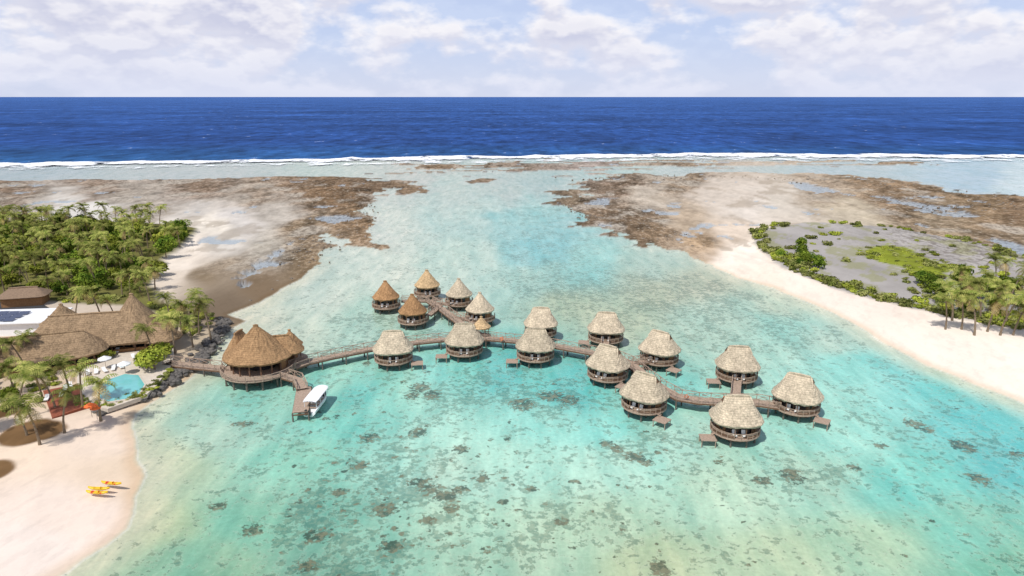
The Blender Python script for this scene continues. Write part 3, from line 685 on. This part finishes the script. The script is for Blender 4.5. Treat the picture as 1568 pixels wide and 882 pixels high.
def boulders(name,pl,n,smin,smax,spread,mat,z0=0):
    mb=MB(); ps=GP(pl)
    ico=bmesh.new(); bmesh.ops.create_icosphere(ico,subdivisions=1,radius=1); iv=[v.co.copy() for v in ico.verts]; iff=[tuple(v.index for v in f.verts) for f in ico.faces]
    for i in range(n):
        t=random.random()*(len(ps)-1); k=int(t); f=t-k
        x=ps[k][0]*(1-f)+ps[k+1][0]*f+random.gauss(0,spread); y=ps[k][1]*(1-f)+ps[k+1][1]*f+random.gauss(0,spread)
        s=random.uniform(smin,smax); sx,sy,sz=s*random.uniform(.7,1.3),s*random.uniform(.7,1.3),s*random.uniform(.6,.9)
        M=Matrix.Rotation(random.random()*6,3,'Z')
        mb.add([M@Vector((v.x*sx*random.uniform(.8,1.15),v.y*sy*random.uniform(.8,1.15),v.z*sz*random.uniform(.8,1.1)))+Vector((x,y,z0+s*.35)) for v in iv],iff)
    mb.obj(name,[mat])
boulders('rock_revetment',[(345,492),(338,512),(318,538),(300,560),(275,575),(250,593),(218,610),(185,623),(158,632)],520,.35,.85,.9,STONE,.3)
RR=simple('reef_rock',(.20,.165,.13),.9,.4,2)
boulders('reef_rocks',[(0,281),(200,279),(450,276),(540,290),(555,330),(485,372),(450,405),(370,450)],300,.2,.6,5,RR,.05)
boulders('reef_rocks',[(870,310),(905,332),(960,338),(1060,375)],200,.2,.6,4,RR,.05)
boulders('reef_rocks',[(900,276),(1100,272),(1300,279),(1568,310),(1400,325)],260,.3,.8,8,RR,.05)

# ================================================================ VEGETATION
def palm_mesh(seed,H):
    rd=random.Random(seed); mb=MB()
    lx,ly=rd.uniform(-1.6,1.6),rd.uniform(-1.6,1.6)
    pts=[(lx*t*t,ly*t*t,H*t) for t in [0,.15,.35,.55,.75,.9,1]]
    mb.tube(pts,[.28,.2,.17,.15,.14,.14,.17],7,0)
    top=Vector(pts[-1])
    nf=18
    for k in range(nf):
        az=2*math.pi*k/nf*2.4+rd.uniform(-.25,.25); el=rd.uniform(-.35,1.15) if k>3 else rd.uniform(.9,1.3)
        L=rd.uniform(2.9,3.9); mi=2 if el<-.12 else 1
        d=Vector((math.cos(az),math.sin(az),0)); side=Vector((-d.y,d.x,0))
        p=top.copy(); e_=el; N=10
        for i in range(N):
            st=L/N; q=p+(d*math.cos(e_)+Vector((0,0,1))*math.sin(e_))*st
            e_-= (.10+.05*i/2)
            t=(i+.5)/N; wl=.95*math.sin(math.pi*min(1,.12+t*.88))**.6*(.95 if i<N-1 else .5)
            dr=.35+.35*t
            fwd=(q-p).normalized()
            for sgn in(-1,1):
                w=side*sgn*wl*.85+fwd*wl*.45+Vector((0,0,-dr*wl))*rd.uniform(.7,1.2)
                a=p; b=p+(q-p)*.55; mb.add([a,b,b+w*.95,a+w*.9+(q-p)*.15] if sgn>0 else [b,a,a+w*.9+(q-p)*.15,b+w*.95],[(0,1,2,3)],mi)
            p=q
    return mb.mesh('palm_tree',[BARK,PALM,PALMD])
PM=[palm_mesh(i,h) for i,h in enumerate([6.0,7.2,8.2,6.8])]
def bush_mesh(name,seed,mat,rx=2.2,rz=1.6,n=900,leaf=.32,zc=1.4,trunk=True):
    rd=random.Random(seed); mb=MB()
    lobes=[(rd.uniform(-.55,.55)*rx,rd.uniform(-.55,.55)*rx,zc+rd.uniform(-.3,.5)*rz,rd.uniform(.4,.65)) for _ in range(9)]
    if trunk:
        mb.tube([(0,0,0),(.05,0,zc*.6),(0,.1,zc)],[.16,.12,.08],6,0)
        for l in lobes[:5]: mb.tube([(0,0,zc*.5),(l[0]*.5,l[1]*.5,(zc*.5+l[2])*.5),(l[0],l[1],l[2])],[.08,.06,.03],5,0)
    for i in range(n):
        l=rd.choice(lobes); v=Vector((rd.gauss(0,1),rd.gauss(0,1),rd.gauss(0,1))).normalized(); rr=rd.uniform(.7,1.08)
        c=Vector((l[0]+v.x*rx*l[3]*rr,l[1]+v.y*rx*l[3]*rr,max(.08,l[2]+v.z*rz*l[3]*rr)))
        nrm=(v+Vector((rd.gauss(0,.5),rd.gauss(0,.5),rd.gauss(0,.5)+.3))).normalized(); a=nrm.orthogonal().normalized()
        a=Matrix.Rotation(rd.random()*6.28,3,nrm)@a; b=nrm.cross(a); s=leaf*rd.uniform(.6,1.3)
        mb.add([c-a*s,c-b*s*.55,c+a*s,c+b*s*.55],[(0,1,2,3)],1)
    return mb.mesh(name,[BARK,mat])
BM=[bush_mesh('tree',11,BUSH,3.0,2.3,1100,.36,3.0),bush_mesh('tree',12,BUSHY,2.8,2.0,1000,.34,2.8),bush_mesh('tree',13,BUSH,2.3,1.8,850,.32,2.2)]
SM=[bush_mesh('shrub',21,SCRUB,1.5,.8,360,.25,.45,False),bush_mesh('shrub',22,SCRUB,1.1,.7,280,.23,.4,False),bush_mesh('shrub',23,BUSHY,1.4,.7,340,.25,.4,False)]
def scatter(parent,meshes,poly,n,smin,smax,z,mind=2.0,band=None,name='tree'):
    e=bpy.data.objects.new(parent,None); scene.collection.objects.link(e)
    xs=[p[0] for p in poly];ys=[p[1] for p in poly]; got=[];tries=0
    while len(got)<n and tries<n*60:
        tries+=1; x=random.uniform(min(xs),max(xs));y=random.uniform(min(ys),max(ys))
        if not inpoly(x,y,poly): continue
        if any((x-a)**2+(y-b)**2<mind*mind for a,b in got): continue
        if band is not None and not band(x,y): continue
        got.append((x,y)); s=random.uniform(smin,smax)
        mkobj(name,random.choice(meshes),e,(x,y,z),random.random()*6.28,(s,s,s*random.uniform(.85,1.15)))
    return e
grove=GP([(-150,352),(60,350),(130,346),(235,350),(285,355),(300,362),(270,388),(245,410),(235,440),(250,468),(235,470),(150,462),(90,462),(-150,445)])
scatter('tree_grove',BM,grove,190,.7,1.2,.9,3.0,name='broadleaf_tree')
scatter('palm_grove',PM,grove,190,.7,1.05,.9,3.2,name='palm')
scatter('palm_grove',PM,GP([(-120,560),(-120,700),(0,668),(40,640),(70,600),(50,575)]),16,.75,.95,1.0,3.4,name='palm')
hedge=GP([(40,575),(75,560),(90,600),(60,640),(0,655),(-80,650),(-80,580)])
scatter('garden_shrubs',SM+BM[2:],hedge,40,.6,1.1,1.0,1.8,name='shrub')
scatter('garden_shrubs',SM,GP([(225,470),(300,478),(330,490),(322,510),(285,530),(270,505)]),40,.5,.9,1.0,1.5,name='shrub')
scatter('garden_shrubs',SM,GP([(90,464),(190,462),(190,470),(95,474)]),14,.7,1.0,1.0,1.8,name='shrub')
scatter('garden_shrubs',SM,GP([(120,618),(160,626),(225,606),(240,592),(262,575),(258,590),(225,615),(165,634),(120,632)]),34,.4,.7,1.0,1.0,name='shrub')
for a,b in [(318,478),(290,488),(262,497),(228,503),(240,485),(272,465),(255,450),(300,470),(145,590),(118,572),(75,574),(88,606),(30,612),(12,552),(100,560),(55,560),(285,455),(20,590),(50,625),(110,460),(200,440),(170,450),(150,455)]:
    x,y=G(a,b,7.0); mkobj('palm_tree',random.choice(PM),None,(x,y,.9),random.random()*6.28,random.uniform(.8,1.0))
for a,b,s in [(238,568,1.0),(228,560,.8),(245,550,.8),(165,552,.5),(98,388,1.5)]:
    x,y=G(a,b,1); mkobj('broadleaf_tree',BM[1],None,(x,y,.9),random.random()*6,s)
vr=GP(VEGR)
def segd(x,y,a,b):
    (ax,ay),(bx,by)=a,b; t=max(0,min(1,((x-ax)*(bx-ax)+(y-ay)*(by-ay))/((bx-ax)**2+(by-ay)**2+1e-9)))
    return math.hypot(x-ax-t*(bx-ax),y-ay-t*(by-ay))
def band(x,y):
    d=min(segd(x,y,a,b) for a,b in zip(vr,vr[1:]+vr[:1]))
    nn=float(fbm(np.array([x/9.0]),np.array([y/13.0]),5,3)[0])
    back=y>G(1300,395)[1]
    w=(3.5 if back else 8)+ (nn-.5)*9
    if d<w: return random.random()<(.6 if back else .9)*(1 if nn>.42 else .45)
    return random.random()<(.05 if nn>.55 else .006)
scatter('islet_shrubs',SM,vr,500,.6,1.35,1.0,1.2,band,name='shrub')
scatter('islet_shrubs',SM+BM[2:],GP([(1380,440),(1440,432),(1568,450),(1650,470),(1650,520),(1568,505),(1480,492),(1400,475)]),85,.7,1.15,1.0,1.7,name='shrub')
scatter('islet_shrubs',[SM[2],SM[0]],GP([(1305,385),(1360,378),(1410,395),(1470,415),(1460,432),(1410,428),(1350,408),(1310,396)]),90,.4,.85,.8,1.4,name='shrub')
scatter('islet_shrubs',[BM[2]],GP([(1180,395),(1230,380),(1250,400),(1265,425),(1210,412)]),9,.7,.95,.6,3,name='shrub')
for a,b in [(1475,425),(1490,440),(1508,450),(1530,408),(1545,402),(1465,450),(1520,465),(1548,455),(1560,470),(1500,470),(1575,450),(1480,462),(1535,440),(1555,420),(1568,435),(1500,428),(1455,462),(1515,425),(1540,470),(1580,475)]:
    x,y=G(a,b,7.5); mkobj('palm_tree',random.choice(PM),None,(x,y,.9),random.random()*6.28,random.uniform(.95,1.12))

# ================================================================ WORLD
w=bpy.data.worlds.new('World'); scene.world=w; w.use_nodes=True; nt=w.node_tree; nt.nodes.clear()
def wn(t,ins=None,**kw):
    nd=nt.nodes.new(t)
    for k,v in kw.items(): setattr(nd,k,v)
    for k,v in (ins or {}).items():
        if isinstance(v,bpy.types.NodeSocket): nt.links.new(v,nd.inputs[k])
        else: nd.inputs[k].default_value=v
    return nd
def wm(op,a,b=0.0,clamp=False): return wn('ShaderNodeMath',{0:a,1:b},operation=op,use_clamp=clamp).outputs[0]
def wmr(v,a,b,c,d): return wn('ShaderNodeMapRange',{0:v,1:a,2:b,3:c,4:d}).outputs[0]
def wmix(f,a,b):
    m=nt.nodes.new('ShaderNodeMix'); m.data_type='RGBA'; nt.links.new(f,m.inputs[0])
    for i,v in((6,a),(7,b)):
        if isinstance(v,bpy.types.NodeSocket): nt.links.new(v,m.inputs[i])
        else: m.inputs[i].default_value=(*v,1)
    return m.outputs[2]
sky=wn('ShaderNodeTexSky',sky_type='NISHITA'); sky.sun_disc=False; sky.sun_elevation=R(56); sky.sun_rotation=R(215); sky.air_density=1; sky.dust_density=.6
b1=wn('ShaderNodeBackground',{0:sky.outputs[0],1:.10})
tc=wn('ShaderNodeTexCoord').outputs['Generated']; sx=wn('ShaderNodeSeparateXYZ',{0:tc})
el=sx.outputs[2]
cvz=wn('ShaderNodeCombineXYZ',{0:sx.outputs[0],1:sx.outputs[1],2:wm('MULTIPLY',el,2.0)}).outputs[0]
n1=wn('ShaderNodeTexNoise',{'Vector':cvz,'Scale':9.0,'Detail':5,'Roughness':.52}).outputs[0]
off=wn('ShaderNodeVectorMath',{0:cvz,1:(.0,.0,.02)},operation='ADD').outputs[0]
n2=wn('ShaderNodeTexNoise',{'Vector':off,'Scale':9.0,'Detail':4,'Roughness':.52}).outputs[0]
n3=wn('ShaderNodeTexNoise',{'Vector':cvz,'Scale':2.6,'Detail':2,'Roughness':.5}).outputs[0]
big=wm('MULTIPLY',wm('SUBTRACT',n3,.5),.7)
cov=wmr(wm('ADD',n1,big),.43,.55,.22,1.0)
hi=wmr(el,.3,.7,1.0,.15); cov=wm('MULTIPLY',cov,hi)
lit=wmr(wm('SUBTRACT',n1,n2),-.045,.045,0.0,1.0)
dens=wmr(wm('ADD',n1,big),.46,.66,0,1)
shade=wm('ADD',wm('MULTIPLY',lit,.62),wm('MULTIPLY',wm('SUBTRACT',1.0,dens),.45),True)
cc=wmix(shade,lin((206,209,230)),lin((253,251,254)))
haze=wmr(el,.0,.085,.88,0.0)
cc=wmix(haze,cc,lin((222,227,246)))
b2=wn('ShaderNodeBackground',{0:cc,1:1.0})
bc=wmix(haze,lin((186,206,247)),lin((216,223,247)))
blue=wn('ShaderNodeBackground',{0:bc,1:1.0})
g=wmr(el,.3,.7,.85,0)
mxb=wn('ShaderNodeMixShader',{0:g}); nt.links.new(b1.outputs[0],mxb.inputs[1]); nt.links.new(blue.outputs[0],mxb.inputs[2])
mx=wn('ShaderNodeMixShader',{0:cov}); nt.links.new(mxb.outputs[0],mx.inputs[1]); nt.links.new(b2.outputs[0],mx.inputs[2])
wo=wn('ShaderNodeOutputWorld'); nt.links.new(mx.outputs[0],wo.inputs[0])
sd=bpy.data.lights.new('sun','SUN'); sd.energy=3.9; sd.angle=R(.6); sd.color=(1,.96,.9)
so=bpy.data.objects.new('sun',sd); scene.collection.objects.link(so); so.rotation_euler=(R(34),0,R(-35)); so.location=(0,0,100)
cd=bpy.data.cameras.new('camera'); cd.lens=24; cd.sensor_width=36; cd.clip_end=200000; cd.clip_start=.5
co=bpy.data.objects.new('camera',cd); scene.collection.objects.link(co); co.location=(0,0,CAMH); co.rotation_euler=(math.pi/2-PITCH,0,0)
scene.camera=co
scene.view_settings.view_transform='Standard'; scene.view_settings.look='None'; scene.view_settings.exposure=0
